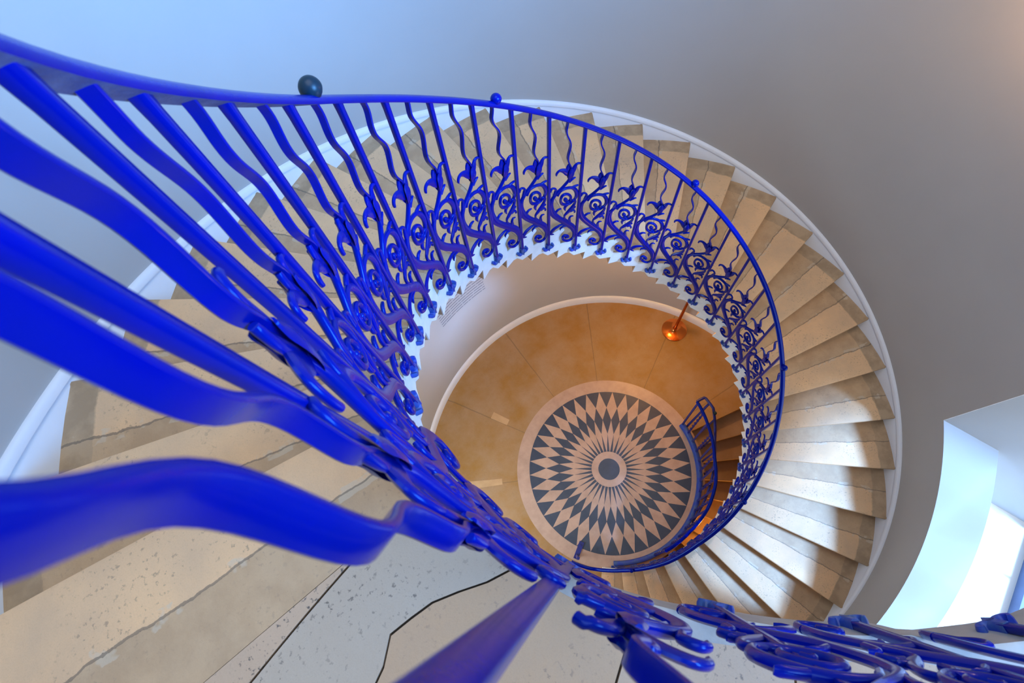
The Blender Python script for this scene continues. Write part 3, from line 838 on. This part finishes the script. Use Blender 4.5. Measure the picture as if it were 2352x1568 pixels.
# ================================================================= LIGHT
W = bpy.data.worlds.new('sky'); bpy.context.scene.world = W; W.use_nodes = True
bg = W.node_tree.nodes['Background']; bg.inputs[0].default_value = (.84,.91,1.0,1); bg.inputs[1].default_value = 3.4
def area(name, loc, to, sx, sy, power, col, portal=False, spread=180):
    l = bpy.data.lights.new(name, 'AREA'); l.shape = 'RECTANGLE'; l.size = sx; l.size_y = sy; l.energy = power; l.color = col
    l.spread = math.radians(spread)
    if portal: l.cycles.is_portal = True
    o = bpy.data.objects.new(name, l); C.objects.link(o); o.location = loc
    o.rotation_euler = (Vector(to)-Vector(loc)).to_track_quat('-Z', 'Y').to_euler()
    return o
cpt = (JEND + BEND)/2
area('window_portal', cpt + WN*.12 + Vector((0,0,-.1)), cpt - WN + Vector((0,0,-.1)), 2.4, 3.7, 1, (1,1,1), True)
pu = P(2.95, 14.7, 3.4); area('upper_portal', pu, P(0,0,3.4), 2.1, 1.9, 1, (1,1,1), True)
area('lantern_portal', (0,0,ZTOP+.55), (0,0,0), 3.9, 3.9, 1, (1,1,1), True)
az, el = math.radians(-66), math.radians(58)
D = Vector((math.cos(az)*math.cos(el), math.sin(az)*math.cos(el), math.sin(el)))
sun = bpy.data.lights.new('sun_through_window', 'SPOT'); sun.energy = 38000; sun.shadow_soft_size = 1.05; sun.color = (.22,.47,1.0)
sun.spot_size = math.radians(22); sun.spot_blend = .1
so = bpy.data.objects.new('sun_through_window', sun); C.objects.link(so)
tgt = P(2.7, 13.7, -.2); so.location = tgt + D*12; so.rotation_euler = D.to_track_quat('Z', 'Y').to_euler()
area('upper_fill', P(2.85, 14.7, 3.4), P(2.2, -1.4, 1.9), 1.9, 1.7, 165, (.09,.38,1.0), spread=85)  # added blue fill aimed at the far wall, source unseen
area('ground_fill', P(2.1, -8.6, ZF+1.4), P(1.2, .5, ZF+.5), 1.0, 1.7, 55, (.74,.87,1.0))  # added fill for the lower wall and floor; there is no doorway here
def point(name, loc, power, col, rad=.08):
    l = bpy.data.lights.new(name, 'POINT'); l.energy = power; l.color = col; l.shadow_soft_size = rad
    o = bpy.data.objects.new(name, l); C.objects.link(o); o.location = loc; return o
point('ground_lamp', P(1.95, 5.2, ZF+2.0), 58, (1,.50,.14))
point('basement_lamp', P(1.75, 15.0, ZF-.75), 22, (1,.42,.08))
point('upper_lamp', P(2.0, 9.0, 1.2), 16, (1,.55,.25))
# ================================================================= CAMERA
cam = bpy.data.cameras.new('camera'); co = bpy.data.objects.new('camera', cam); C.objects.link(co)
R = ((0.8458126003723505, 0.522406997830545, -0.10812943017069657), (-0.5231688613349914, 0.7725899669003602, -0.3597208439531256), (-0.104380973270089, 0.36082637329133443, 0.9267734031340193))
mw = Matrix(R).to_4x4(); mw.translation = Vector((-0.8548, -0.4101, 2.8088)); co.matrix_world = mw
cam.sensor_fit = 'HORIZONTAL'; cam.sensor_width = 36; cam.lens = 1169.213/2352*36
cam.clip_start = .01; cam.clip_end = 50
cam.dof.use_dof = True; cam.dof.focus_distance = 3.4; cam.dof.aperture_fstop = 9
S = bpy.context.scene; S.camera = co
S.view_settings.view_transform = 'Standard'; S.view_settings.look = 'None'; S.view_settings.gamma = 1; S.view_settings.use_curve_mapping = False
S.view_settings.exposure = 0.0
S.cycles.max_bounces = 8; S.cycles.diffuse_bounces = 4; S.cycles.adaptive_threshold = .02; S.cycles.use_denoising = True
S.cycles.sample_clamp_indirect = 6
